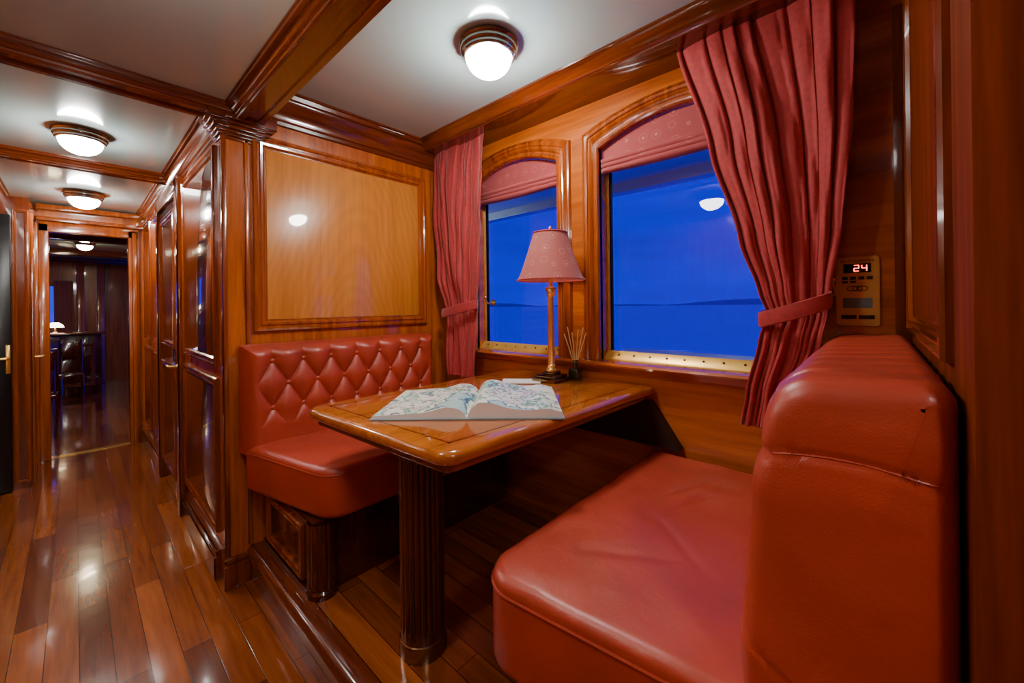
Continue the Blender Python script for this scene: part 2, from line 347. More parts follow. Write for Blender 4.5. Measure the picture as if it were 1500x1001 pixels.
def beamprof(l,r,zb,zl,zr,ml=.06,mr=.08):
    H=zl-zb; G=zr-zb; q=(r-l)*.22
    def lf(t,u): return (l-ml+ml*t, zl-u*H)
    def rg(t,u): return (r+mr-mr*t, zr-u*G)
    L=[(l-ml,zl+.02),lf(0,.12),lf(.1,.16),lf(.14,.3),lf(.45,.42),lf(.55,.5),lf(.62,.66),lf(.8,.7),lf(.84,.86),lf(.95,.9),lf(1,1),(l+q,zb),(l+q+.004,zb+.01),(r-q-.004,zb+.01),(r-q,zb)]
    R=[rg(1,1),rg(.96,.93),rg(.85,.90),rg(.80,.80),rg(.70,.76),rg(.66,.66),rg(.60,.52),rg(.5,.46),rg(.44,.34),rg(.30,.26),rg(.2,.16),rg(.1,.12),rg(0,.08),(r+mr,zr+.02)]
    return L+R
struct('trim_3',extr(B(),beamprof(.55,.665,2.345,AZ,CZ,.06,.10),'y',-.3,PW_Y),M['trim'])
b=B(); box(b,.60,.645,-.3,PW_Y,AZ,CZ+.02); struct('trim_23',b,M['trim'])
struct('trim_4',extr(B(),beamprof(2.35,2.46,2.35,AZ,AZ),'x',-.6,.56),M['trimx'])
struct('trim_5',extr(B(),beamprof(3.90,3.98,2.345,AZ,AZ),'x',-.6,.53),M['trimx'])
def crown(x,z,s=1):
    return [(x,z-.15*s),(x-.012*s,z-.145*s),(x-.014*s,z-.13*s),(x-.024*s,z-.122*s),(x-.026*s,z-.10*s),(x-.04*s,z-.075*s),(x-.06*s,z-.05*s),(x-.064*s,z-.035*s),(x-.08*s,z-.03*s),(x-.084*s,z-.012*s),(x-.095*s,z-.01*s),(x-.095*s,z+.01),(x,z+.01)]
struct('trim_6',extr(B(),crown(PW_Y,CZ,1.1),'x',.6,PX),M['trimx'])
b=B(); extr(b,[(PX,2.495),(1.675,2.495),(1.668,2.501),(1.66,2.503),(1.655,2.512),(1.648,2.516),(1.64,2.528),(1.625,2.54),(1.62,2.546),(1.61,2.55),(1.608,CZ+.01),(PX,CZ+.01)],'y',-.1,PW_Y)
struct('trim_7',b,M['trim'])
struct('trim_8',extr(B(),crown(.50,AZ,.75),'y',PW_Y,5.75),M['trim'])
struct('trim_9',extr(B(),[(-x,z) for x,z in crown(.45,AZ,.9)],'y',-2,5.75),M['trim'])
# panel wall
wf=struct('wall_far',box(B(),.5,PX+.1,PW_Y,PW_Y+.1,0,CZ+.05),M['wood'])
b=B(); ringframe(b,rect(.625,1.71,1.275,2.315),mold(1.05),faceY(PW_Y)); obj('panel_moulding',b,M['mould'],wf)
b=B(); box(b,.69,1.645,PW_Y-.008,PW_Y+.01,1.34,2.25,.003); obj('inset_panel',b,M['panel'],wf)
b=B(); box(b,.492,.515,PW_Y-.012,PW_Y+.02,.15,2.33,.004); obj('corner_bead',b,M['trimz'],wf)
b=B(); box(b,.592,.612,PW_Y-.01,PW_Y+.01,.18,2.33,.004); obj('stile_bead',b,M['mould'],wf)
b=B(); box(b,.485,.60,PW_Y-.022,PW_Y+.01,0,.12,.004); box(b,.49,.60,PW_Y-.015,PW_Y+.01,.12,.15,.006); struct('baseboard_far',b,M['trimz'])
b=B()
for k,(o,z0,z1) in enumerate(((.010,2.255,2.27),(.02,2.27,2.285),(.028,2.285,2.30),(.042,2.30,2.32),(.055,2.32,2.335),(.07,2.335,2.40))):
    box(b,.5-o,.66+o,PW_Y-o,PW_Y+.12,z0,z1,.003)
struct('trim_10',b,M['trimx'])
# corridor wall
wc=struct('wall_corridor',box(B(),.5,.6,PW_Y+.1,5.8,0,AZ),M['wood'])
def cab(y0,y1,mat,nm,z=((1.10,2.25),(.24,1.04))):
    for z0,z1 in z:
        b=B(); ringframe(b,rect(y0,y1,z0,z1),mold(.9),faceX(.5)); ob=obj(nm+'_moulding',b,M['trimz'],wc)
        b=B(); box(b,.490,.505,y0+.05,y1-.05,z0+.05,z1-.05,.004); obj(nm+'_field',b,mat,wc)
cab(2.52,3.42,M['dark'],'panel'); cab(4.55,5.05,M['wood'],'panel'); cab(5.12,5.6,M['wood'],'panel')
b=B()
for y0,y1 in ((3.46,3.56),(4.42,4.5)): box(b,.462,.51,y0,y1,0,2.3,.008)
box(b,.462,.51,3.5,4.46,2.2,2.3,.008); struct('trim_11',b,M['trimz'])
d2=sempty('door_2',(.49,4.0,0))
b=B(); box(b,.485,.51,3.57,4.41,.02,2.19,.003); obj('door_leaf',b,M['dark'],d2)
for z0,z1 in ((1.12,2.12),(.18,1.0)):
    b=B(); ringframe(b,rect(3.66,4.32,z0,z1),mold(.8),faceX(.485)); obj('door_moulding',b,M['trimz'],d2)
b=B(); box(b,.478,.486,3.60,3.635,.9,1.1,.002); tube(b,[(.478,3.617,1.0),(.44,3.617,1.0),(.435,3.63,1.0),(.435,3.72,1.0)],.009); obj('handle',b,M['brass'],d2)
b=B(); box(b,.47,.51,PW_Y+.12,3.46,0,.12,.006); box(b,.48,.51,PW_Y+.12,3.46,.12,.15,.006); box(b,.47,.51,4.5,5.75,0,.12,.006)
struct('baseboard_corridor',b,M['trim'])
# end wall with doorway
b=B(); box(b,.45,1.6,5.75,5.87,0,AZ); box(b,-.6,-.21,5.75,5.87,0,AZ); box(b,-.21,.45,5.75,5.87,2.18,AZ); struct('wall_end',b,M['wood'])
b=B()
box(b,.37,.455,5.70,5.76,0,2.22,.008); box(b,.40,.44,5.69,5.71,0,2.2,.006); box(b,-.23,-.16,5.70,5.76,0,2.22,.008); box(b,-.23,.455,5.70,5.76,2.14,2.24,.008); box(b,-.24,.5,5.67,5.76,2.24,2.28,.008); box(b,-.24,.5,5.63,5.76,2.33,2.39,.012)
struct('trim_12',b,M['mould'])
# left side
struct('wall_left',box(B(),-.6,-.45,-2.0,5.8,0,AZ),M['wood'])
b=B(); box(b,-.45,-.24,4.97,5.75,0,AZ-.1); struct('trim_13',b,M['trimz'])
b=B(); ringframe(b,rect(-.33,-.245,.05,2.2),mold(.4),faceY(4.97)); box(b,-.24,-.225,5.05,5.12,0,2.2,.004); box(b,-.24,-.225,5.6,5.68,0,2.2,.004); struct('trim_14',b,M['mould'])
d1=sempty('door_1',(-.38,4.94,0))
b=B(); box(b,-.46,-.335,4.93,4.968,.01,2.15,.003); obj('door_leaf',b,M['black'],d1)
b=B(); box(b,-.362,-.338,4.924,4.932,.92,1.14,.002); tube(b,[(-.35,4.93,1.04),(-.35,4.88,1.04),(-.355,4.875,1.04),(-.43,4.87,1.04)],.011); obj('handle',b,M['brass'],d1)
d3=sempty('door_3',(-.235,5.35,0))
b=B(); box(b,-.24,-.232,5.14,5.58,.02,2.15,.002); obj('door_leaf',b,M['wood'],d3)
b=B(); box(b,-.233,-.228,5.17,5.2,.92,1.1,.001); tube(b,[(-.23,5.185,1.02),(-.19,5.185,1.02),(-.185,5.2,1.02),(-.185,5.28,1.02)],.009); obj('handle',b,M['brass'],d3)
struct('wall_aft',box(B(),-.6,.8,-2.1,-2.0,0,AZ),M['wood'])
# near partition
NY=-.092
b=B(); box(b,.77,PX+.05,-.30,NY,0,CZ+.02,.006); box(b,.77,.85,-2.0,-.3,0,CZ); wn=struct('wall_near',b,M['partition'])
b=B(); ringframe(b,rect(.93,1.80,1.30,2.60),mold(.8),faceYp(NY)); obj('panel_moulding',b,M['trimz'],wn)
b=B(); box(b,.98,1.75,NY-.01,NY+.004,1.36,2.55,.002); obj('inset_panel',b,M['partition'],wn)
struct('trim_15',extr(B(),[(PX,0.2),(PX-.02,.2),(PX-.024,.5),(PX-.02,2.4),(PX,2.4)],'y',NY,NY+.04),M['trimz'])
# window wall with arched openings
W=[dict(y0=1.36,y1=2.06,n=1),dict(y0=.28,y1=1.085,n=2)]
ZB=1.10; ZS=2.235; ZT=2.325
def archz(y,w_,o=0):
    yc=(w_['y0']+w_['y1'])/2; h=(w_['y1']-w_['y0'])/2+o; q=min(1,abs((y-yc)/h)); return ZS+o+(ZT-ZS)*(1-q**2)
b=B()
def strip(b,X0,X1,ys,zlo,zhi):
    for i in range(len(ys)-1):
        a,c=ys[i],ys[i+1]
        v=[b.verts.new(p) for p in ((X0,a,zlo(a)),(X0,c,zlo(c)),(X0,c,zhi(c)),(X0,a,zhi(a)),(X1,a,zlo(a)),(X1,c,zlo(c)),(X1,c,zhi(c)),(X1,a,zhi(a)))]
        for f in ((0,1,2,3),(4,5,6,7),(0,1,5,4),(2,3,7,6)): b.faces.new([v[k] for k in f])
        if i==0: b.faces.new((v[0],v[3],v[7],v[4]))
        if i==len(ys)-2: b.faces.new((v[1],v[2],v[6],v[5]))
TOP=lambda y:CZ+.02
box(b,PX,PX+.12,-.3,.28,PZ,CZ+.02); box(b,PX,PX+.12,1.085,1.36,ZB,CZ+.02); box(b,PX,PX+.12,2.06,PW_Y+.1,PZ,CZ+.02); box(b,PX,PX+.12,.28,2.06,PZ,ZB)
for w_ in W:
    n=28; ys=[w_['y0']+(w_['y1']-w_['y0'])*i/n for i in range(n+1)]
    strip(b,PX,PX+.12,ys,lambda y,w_=w_:archz(y,w_),TOP)
struct('wall_window',b,M['woody'])
for w_ in W:
    wn_=sempty('window_%d'%w_['n'],(PX+.06,(w_['y0']+w_['y1'])/2,ZB))
    def apath(o,w_=w_,zb=ZB+.005):
        yc=(w_['y0']+w_['y1'])/2; h=(w_['y1']-w_['y0'])/2+o; pts=[(yc-h,zb),(yc-h,zb+.4)]
        n=24
        for i in range(n+1):
            cx=-1+2*i/n; pts.append((yc+h*cx,ZS+o+(ZT-ZS)*(1-cx*cx)))
        pts+=[(yc+h,zb+.4),(yc+h,zb)]; return pts
    b=B(); ringframe(b,apath,[(0,-.02),(0,.012),(.006,.02),(.014,.022),(.02,.012),(.030,.012),(.036,.022),(.048,.028),(.056,.024),(.060,.032),(.072,.036),(.080,.030),(.086,.024),(.093,.022),(.096,0)],faceX(PX),closed=False)
    obj('arch_moulding',b,M['mould'],wn_)
    b=B(); ringframe(b,rect(w_['y0'],w_['y1'],ZB,ZT+.02),[(0,0),(0,.012),(.022,.012),(.022,0)],faceX(PX+.10)); fr=obj('window_frame',b,M['black'],wn_)
    b=B(); ringframe(b,rect(w_['y0'],w_['y1'],ZB,ZT+.02),[(0,0),(0,.006),(.014,.006),(.014,0)],faceX(PX+.08)); extr(b,[(PX+.03,ZB+.004),(PX+.034,ZB+.012),(PX+.07,ZB+.048),(PX+.08,ZB+.048),(PX+.08,ZB+.004)],'y',w_['y0'],w_['y1'])
    st=obj('brass_strip',b,M['strip'],wn_)
    k=int((w_['y1']-w_['y0'])/.085)
    for i in range(k):
        b=B(); ball(b,(PX+.050,w_['y0']+.05+i*.085,ZB+.029),.006,(1,1,1),8,6); obj('screw',b,M['bronze'],st)
    b=B(); X=PX+.093; v=[b.verts.new(p) for p in ((X,w_['y0'],ZB),(X,w_['y1'],ZB),(X,w_['y1'],ZT+.02),(X,w_['y0'],ZT+.02))]; b.faces.new(v); obj('glass_pane',b,M['glass'],wn_)
b=B(); extr(b,[(PX+.10,1.075),(1.84,1.075),(1.826,1.08),(1.82,1.09),(1.826,1.10),(1.84,1.104),(PX+.10,1.104)],'y',.15,2.2); extr(b,[(PX,1.045),(1.885,1.045),(1.875,1.06),(1.865,1.075),(PX,1.075)],'y',.15,2.2)
struct('trim_16',b,M['woody'])
# outside
b=B(); box(b,2.05,3.2,-4,9,2.42,2.46,.01); extr(b,[(3.1,2.34),(3.2,2.34),(3.2,2.44),(3.1,2.44)],'y',-4,9); struct('trim_18',b,M['outside'])
b=B(); extr(b,[(2.75,0),(2.75,.98),(2.73,1.0),(2.73,1.03),(2.95,1.05),(2.98,1.0),(2.98,0)],'y',-4,1.45); struct('trim_19',b,M['outside'])
b=B(); box(b,4,1500,-900,1800,-3.1,-3); struct('ground',b,M['sea'])
b=B()
ys=[-300+20*i for i in range(75)]
hh_=lambda y:-4+11*abs(math.sin(y*.009))*abs(math.sin(y*.004+1))
for i in range(len(ys)-1):
    v=[b.verts.new(p) for p in ((900,ys[i],-3),(900,ys[i+1],-3),(900,ys[i+1],max(-3,hh_(ys[i+1]))+2),(900,ys[i],max(-3,hh_(ys[i]))+2))]; b.faces.new(v)
struct('trim_20',b,M['land'])
# ---------------------------------------------------------------- ceiling lights
def dome(x,y,z,label,mat=None,s=1,cat='ceiling light'):
    t=thing('ceiling_light',label,cat,(x,y,z))
    b=B(); lathe(b,[(.128*s,0),(.132*s,-.006*s),(.134*s,-.014*s),(.131*s,-.020*s),(.127*s,-.024*s),(.128*s,-.034*s),(.124*s,-.042*s),(.119*s,-.046*s),(.119*s,-.054*s),(.112*s,-.062*s),(.104*s,-.064*s),(.10*s,-.03*s)],(x,y,z),48,False); obj('metal_ring',b,M['lampmetal'],t)
    b=B(); pr=[(.103*s*math.cos(q),-.055*s-.09*s*math.sin(q)) for q in [PI/2*i/10 for i in range(10)]]+[(.004,-.145*s)]
    lathe(b,pr,(x,y,z),48); obj('glass_dome',b,mat or M['glow'],t)
    return t
dome(1.245,1.255,CZ,'metal-ringed opal dome light over the dining table',s=.99)
dome(.03,3.28,AZ,'opal dome light on the corridor ceiling, the nearer of two',s=.87)
dome(.06,4.95,AZ,'opal dome light on the corridor ceiling just before the far doorway',s=.95)
dome(.03,1.1,AZ,'unseen dome light added on the aisle ceiling above the camera',M['glowaisle'])  # unseen aisle lamps, added in line with the corridor pair to light the floor
dome(.03,-.9,AZ,'unseen dome light added on the aisle ceiling behind the camera',M['glowaisle'])
dome(.1,8.2,2.36,'small dim dome light on the ceiling of the far saloon',M['glowfar'],.8)
dome(-.9,7.2,2.36,'dome light added out of sight beyond the doorway to brighten the saloon',M['glowfar'],.9)  # unseen lamp added to brighten the far saloon
dome(2.5,-1.0,2.42,'unseen dome light added to brighten the outside deck overhang aft of the windows',M['glowdeck'],.8)  # added unseen lamps; the lit overhang stands for the ceiling mirrored in the glass
dome(2.45,3.4,2.42,'unseen dome light added to brighten the outside deck overhang ahead of the windows',M['glowdeck'],.8)
# ---------------------------------------------------------------- table
tb=thing('dining_table','glossy varnished wooden table with rounded edge between the two red benches','table',(.84,1.22,PZ))
ol=outline([(.660,.848,.07),(PX-.012,.788,.02),(PX-.012,1.69,.02),(.615,1.71,.07)])
b=B(); cushion(b,ol,.957,1.0,.02); obj('tabletop',b,M['table'],tb)
b=B(); i1=inset(ol,.075); i2=inset(ol,.081); n=len(i1)
va=[b.verts.new((p.x,p.y,1.0008)) for p in i1]; vb=[b.verts.new((p.x,p.y,1.0008)) for p in i2]
for k in range(n): b.faces.new((va[k],va[(k+1)%n],vb[(k+1)%n],vb[k]))
obj('inlay_line',b,M['trimx'],tb)
b=B(); cushion(b,inset(ol,.03),.93,.959,.008); obj('apron',b,M['trimx'],tb)
b=B(); seg=132; rings=[]
for z in (PZ+.05,PZ+.09,PZ+.11,.85,.87,.93):
    rr=[]
    for k in range(seg):
        a=2*PI*k/seg; fl=.009*abs(math.sin(a*11))**.6 if PZ+.1<z<.86 else .009
        r=.070+fl; rr.append(b.verts.new((.84+r*math.cos(a),1.22+r*math.sin(a),z)))
    rings.append(rr)
for i in range(len(rings)-1):
    for k in range(seg): b.faces.new((rings[i][k],rings[i][(k+1)%seg],rings[i+1][(k+1)%seg],rings[i+1][k]))
obj('fluted_column',b,M['dark'],tb,sharp=.5)
b=B(); lathe(b,[(.084,0),(.084,.045),(.082,.055),(.076,.06)],(.84,1.22,PZ),48); obj('brass_foot',b,M['bronze'],tb)
b=B(); P_=[(.80,.93),(.66,.725),(1.80,.725),(1.69,.93)]  # dark board shaped as the table's shadow on the wall
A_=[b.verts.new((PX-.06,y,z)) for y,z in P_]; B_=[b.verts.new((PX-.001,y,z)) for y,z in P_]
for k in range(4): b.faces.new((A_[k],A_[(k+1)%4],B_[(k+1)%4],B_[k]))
b.faces.new(A_); b.faces.new(B_); obj('table_shadow_board',b,M['unlit'],tb)
# ---------------------------------------------------------------- far bench
fb=thing('bench','red leather bench with deep buttoned back below the wooden panel','bench',(1.2,2.1,PZ))
b=B(); box(b,.66,1.84,1.755,2.37,PZ,.49,.004)
obj('base',b,M['dark'],fb)
b=B(); ringframe(b,rect(1.84,2.30,PZ+.05,.46),mold(.7),faceX(.66)); obj('base_moulding',b,M['trimz'],fb)
b=B(); box(b,.65,.662,1.78,2.37,PZ,PZ+.035,.004); obj('plinth',b,M['dark'],fb)
b=B(); rings=[]
for z in (PZ+.03,.485):
    rings.append([b.verts.new((.71+(.055+.004*abs(math.sin(k/64*2*PI*10)))*math.cos(2*PI*k/64),1.775+(.055+.004*abs(math.sin(k/64*2*PI*10)))*math.sin(2*PI*k/64),z)) for k in range(64)])
for k in range(64): b.faces.new((rings[0][k],rings[0][(k+1)%64],rings[1][(k+1)%64],rings[1][k]))
lathe(b,[(.065,0),(.065,.025),(.058,.035)],(.71,1.775,PZ),32); obj('corner_column',b,M['dark'],fb)
ol=outline([(.56,2.34,.03),(.705,1.69,.11),(1.86,1.69,.03),(1.86,2.34,.03)])
b=B(); cushion(b,ol,.49,.715,.035,dome=.018,M=24); soften(b,.715,.005,3); sc=obj('seat_cushion',b,M['leather'],fb)
b=B(); tube(b,[(p.x,p.y,.683) for p in inset(ol,.001)],.0035,6,True); obj('piping',b,M['leather'],sc)
x0,x1,z0,z1=.555,1.70,.67,1.215; TW,TH=.150,.24; T=.09; zt=1.13
nx,nz=300,130; b=B(); g=[]
xs0=.68
def tuft(x,z):
    s=(x-xs0)/TW
    if z>zt: f=abs(math.sin(PI*s))**.8
    else:
        a=s+(z-zt)/TH; c=s-(z-zt)/TH; f=(abs(math.sin(PI*a))*abs(math.sin(PI*c)))**.45
    return f
for j in range(nz+1):
    row=[]
    for i in range(nx+1):
        x=x0+(x1-x0)*i/nx; z=z0+(z1-z0)*j/nz
        d=min(x-x0,x1-x,z1-z); e=math.sqrt(max(0,1-(1-min(max(d,0)/.06,1))**2))
        tf=tuft(x,z); edge=min(1,max(0,(min(x-x0,x1-x)-.04)/.06)); up=min(1,max(0,(z1-z)/.07)); lo=min(1,max(0,(z-.80)/.08))
        amt=edge*(.1+.9*up)*lo
        y=2.385-T*e-.036*e*((1-amt)*.8+amt*tf)
        row.append(b.verts.new((x,y,z)))
    g.append(row)
for j in range(nz):
    for i in range(nx): b.faces.new((g[j][i],g[j][i+1],g[j+1][i+1],g[j+1][i]))
bk=obj('backrest',b,M['leather'],fb,sharp=3)
for r in range(3):
    z=zt-r*TH/2
    for c in range(9):
        x=xs0+(c+(.5 if r%2 else 0))*TW
        if x0+.07<x<x1-.05 and z>.8:
            b=B(); ball(b,(x,2.385-T-.006,z),.012,(1,.6,1),12,8); obj('button',b,M['leather'],bk)
# ---------------------------------------------------------------- near bench
nb=thing('bench','red leather bench with tall rounded back ribbed along its top beside the wall control panel','bench',(1.3,.4,PZ))
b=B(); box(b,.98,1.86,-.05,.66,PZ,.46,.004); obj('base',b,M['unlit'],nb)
b=B(); lathe(b,[(.016,0),(.016,.01),(.009,.015),(.009,.30)],(.88,.73,PZ),20); obj('leg',b,M['chrome'],nb)
ol=outline([(.79,.0,.05),(1.855,.0,.03),(1.855,.79,.03),(.705,.79,.10)],step=.02)
b=B(); cushion(b,ol,.46,.708,.030,dome=.009,M=60)
soften(b,.708,.006,0,((1.36,.50,1.52,.44,.012,.007),(1.42,.56,1.58,.50,.010,.006),(1.05,.30,1.25,.52,.014,.0035),(1.2,.22,1.5,.28,.012,.003),(.95,.62,1.1,.35,.018,.003)))
sc=obj('seat_cushion',b,M['leather'],nb,sharp=1.2)
b=B(); tube(b,[(p.x,p.y,.672) for p in inset(ol,-.001)],.0036,6,True); obj('piping',b,M['leather'],sc)
Pyz=lambda a,c,t:(t,a,c)
ol=outline([(-.086,.46,.02),(.185,.46,.03),(.19,.78,.12),(.165,1.10,.25),(.130,1.272,.075),(-.086,1.285,.035)],k=14,step=.012)
b=B(); cushion(b,ol,.797,1.855,.040,P=Pyz,dome0=.006,slices=260,M=56,pw=2.0)
def zs(y): return 1.135+.018*math.sin(PI*min(1,max(0,(y+.086)/.25)))
for v in b.verts:
    x,y,z=v.co
    nz_=.0035*noise.noise(v.co*5)+.0018*noise.noise(v.co*14)
    gr=math.exp(-((z-zs(y))/.0065)**2); bulge=.004*math.exp(-((z-zs(y)-.05)/.035)**2)+.003*math.exp(-((z-zs(y)+.06)/.04)**2)
    if x<.845:
        w_=min(1,(.845-x)/.03); v.co.x+=w_*(gr*.006-bulge+nz_)
        g2=math.exp(-((z-(.80-.05*math.sin(PI*min(1,max(0,(y+.086)/.27)))))/.006)**2); v.co.x+=w_*g2*.004
    if y>.08: v.co.y-=gr*.006-bulge-nz_
    if x>.90 and z>zs(y)+.01 and y>-.08:
        ph=((x-.91)%.105)/.105
        f=math.exp(-((ph if ph<.5 else 1-ph)*.105/.008)**2); puff=math.sin(PI*ph)
        k=min(1,(z-zs(y))/.04); n=Vector((0,.2,1)) if z>1.24 else Vector((0,1,.35))
        v.co+=n*(-f*.020+.006*puff)*k
bv=BVHTree.FromBMesh(b)
lb=obj('backrest',b,M['leather'],nb,sharp=1.5)
pts=[]
for i in range(30):
    y=-.07+.20*i/29
    h=bv.ray_cast(Vector((.3,y,zs(y))),Vector((1,0,0)))
    if h[0] is not None: pts.append(h[0]+Vector((.0008,0,0)))
b=B(); tube(b,pts,.0022,6); obj('seam_piping',b,M['leather'],lb)
# ---------------------------------------------------------------- curtains
def lerp_tab(tab,z):
    for i in range(len(tab)-1):
        a,c=tab[i],tab[i+1]
        if a[0]>=z>=c[0]:
            t=(a[0]-z)/(a[0]-c[0]); t=t*t*(3-2*t)*.5+t*.5
            return [a[k]+(c[k]-a[k])*t for k in range(1,len(a))]
    return list(tab[-1][1:])
def curtain(name,label,tab,X,folds,tie_z,seed,tilt):
    t=thing(name,label,'curtain',(X,(tab[0][1]+tab[0][2])/2,tab[-1][0]))
    rnd=random.Random(seed); am=[rnd.uniform(.55,1.25) for _ in range(folds+3)]; sh=rnd.uniform(0,6)
    nz,nt_=120,folds*16; b=B(); g=[]
    zt_,zb_=tab[0][0],tab[-1][0]
    for j in range(nz+1):
        z=zt_+(zb_-zt_)*j/nz; a,c,amp=lerp_tab(tab,z); row=[]
        for i in range(nt_+1):
            s=i/nt_
            q=s*folds+.42*math.sin(s*11+sh)*math.sin(PI*s)+.22*math.sin(z*2.6+s*7+sh)*math.sin(PI*s)
            k=int(q); fr=q-k; A=am[k]*(1-fr)+am[k+1]*fr
            ang=2*PI*q; pin=min(1,(zt_-z)/.15)
            prof=.5+.38*math.cos(ang)+.12*math.cos(2*ang+1.1+z)
            x=X-amp*A*prof*(.45+.55*pin)-.3*amp*math.sin(q*1.3+z*2)-.006*math.sin(z*13+k*2)*pin
            y=a+(c-a)*(s+.02*math.sin(ang+1)) 
            row.append(b.verts.new((x,y,z)))
        g.append(row)
    for j in range(nz):
        for i in range(nt_): b.faces.new((g[j][i],g[j][i+1],g[j+1][i+1],g[j+1][i]))
    o=obj('cloth',b,M['curtain'],t,sharp=3)
    so=o.modifiers.new('solid','SOLIDIFY'); so.thickness=.004; so.offset=0
    a,c,amp=lerp_tab(tab,tie_z); lo,hi=min(a,c)-.010,max(a,c)+.010
    b=B(); N=40
    def ring(z,gx): return [(X-.028+(.040+gx)*math.cos(2*PI*k/N), (lo+hi)/2+((hi-lo)/2+gx)*math.sin(2*PI*k/N), z-tilt*math.sin(2*PI*k/N)+.006*math.cos(2*PI*k/N)) for k in range(N)]
    rr=[]
    for z,gx in ((-.03,0),(-.027,.006),(0,.009),(.027,.006),(.03,0)):
        rr.append([b.verts.new(p) for p in ring(tie_z+z,gx)])
    for i in range(4):
        for k in range(N): b.faces.new((rr[i][k],rr[i][(k+1)%N],rr[i+1][(k+1)%N],rr[i+1][k]))
    obj('tieback',b,M['curtain'],t)
    return t
curtain('curtain','long red velvet curtain tied back beside the wall control panel',
 [(2.53,.645,.045,.042),(2.02,.505,.055,.048),(1.65,.40,.085,.042),(1.44,.335,.115,.024),(1.36,.31,.125,.014),(1.25,.335,.145,.028),(1.05,.375,.205,.036),(.92,.395,.222,.038)],1.785,8,1.37,3,.035)
curtain('curtain','long red velvet curtain tied back in the corner next to the wooden panel',
 [(2.51,2.37,1.83,.040),(2.0,2.36,1.86,.044),(1.6,2.32,1.89,.036),(1.42,2.26,1.92,.018),(1.36,2.24,1.925,.014),(1.25,2.23,1.925,.022),(1.05,2.22,1.95,.03),(.92,2.215,1.965,.03)],1.78,7,1.38,5,.03)
def hook(y,z,label):
    t=thing('curtain_hook',label,'hook',(PX,y,z))
    b=B(); lathe(b,[(.022,-.003),(.022,.003)],(0,0,0),20)
    bmesh.ops.rotate(b,verts=b.verts,cent=(0,0,0),matrix=Matrix.Rotation(PI/2,3,'Y')); bmesh.ops.translate(b,verts=b.verts,vec=(PX-.003,y,z)); obj('rosette',b,M['brass'],t)
    b=B(); tube(b,[(PX-.004,y,z),(PX-.05,y,z-.005),(PX-.07,y,z+.01),(PX-.072,y,z+.03)],.006,10); ball(b,(PX-.072,y,z+.035),.011); obj('hook_arm',b,M['brass'],t)
hook(.112,1.44,'small brass hook holding the curtain tieback next to the control panel')
hook(1.90,1.42,'small brass hook holding the corner curtain tieback at the window')
# ---------------------------------------------------------------- roman blinds
for w_,lab in zip(W,('patterned red roman blind in the arch of the window nearer the corner','patterned red roman blind in the arch of the larger window over the table')):
    b=B(); ny,nz=40,36; g=[]
    for j in range(nz+1):
        row=[]
        for i in range(ny+1):
            y=w_['y0']+.004+(w_['y1']-w_['y0']-.008)*i/ny; zt_=archz(y,w_)-.003
            z=2.105+(zt_-2.105)*(j/nz); h=z-2.105
            x=PX+.03-(.020*abs(math.sin(PI*min(h,.075)/.025))**.6 if h<.075 else 0)
            row.append(b.verts.new((x,y,z-(.01*math.sin(PI*i/ny) if j==0 else 0))))
        g.append(row)
    for j in range(nz):
        for i in range(ny): b.faces.new((g[j][i],g[j][i+1],g[j+1][i+1],g[j+1][i]))
    o=obj('roman_blind',b,M['blind'],sharp=3); tag(o,lab,'blind'); so=o.modifiers.new('solid','SOLIDIFY'); so.thickness=.004
# ---------------------------------------------------------------- lamp
lx,ly=1.69,1.262
lp=thing('table_lamp','brass column table lamp with patterned pink shade standing on the table','lamp',(lx,ly,1.0))
b=B(); box(b,lx-.075,lx+.075,ly-.075,ly+.075,1.001,1.02,.004); box(b,lx-.06,lx+.06,ly-.06,ly+.06,1.02,1.035,.005); box(b,lx-.035,lx+.035,ly-.035,ly+.035,1.035,1.05,.004); o=obj('base',b,M['bronze'],lp)
b=B(); lathe(b,[(.028,.05),(.03,.06),(.022,.07),(.024,.08),(.019,.09),(.0165,.30),(.015,.44),(.02,.445),(.024,.455),(.02,.465),(.026,.475),(.03,.485),(.03,.49),(.012,.495),(.01,.56)],(lx,ly,1.0),28); obj('column',b,M['brass'],lp)
b=B(); N=64; rr=[]
for i in range(13):
    t=i/12; r=.176+(.088-.176)*(t**.85); z=1.53+.25*t
    rr.append([b.verts.new((lx+r*math.cos(2*PI*k/N),ly+r*math.sin(2*PI*k/N),z)) for k in range(N)])
for i in range(12):
    for k in range(N): b.faces.new((rr[i][k],rr[i][(k+1)%N],rr[i+1][(k+1)%N],rr[i+1][k]))
sh=obj('lamp_shade',b,M['shade'],lp,sharp=3)
for r,z in ((.177,1.531),(.089,1.779)):
    b=B(); tube(b,[(lx+r*math.cos(2*PI*k/48),ly+r*math.sin(2*PI*k/48),z) for k in range(48)],.004,6,True); obj('shade_trim',b,M['curtain'],sh)
b=B(); lathe(b,[(.003,.56),(.003,.79),(.008,.795),(.009,.803),(.004,.812)],(lx,ly,1.0),12); tube(b,[(lx-.087,ly,1.775),(lx+.087,ly,1.775)],.002,6); obj('finial',b,M['brass'],lp)
b=B(); ball(b,(lx,ly,1.60),.028,(1,1,1.3)); obj('bulb',b,emit('warm_bulb',(1,.75,.4),22),lp)
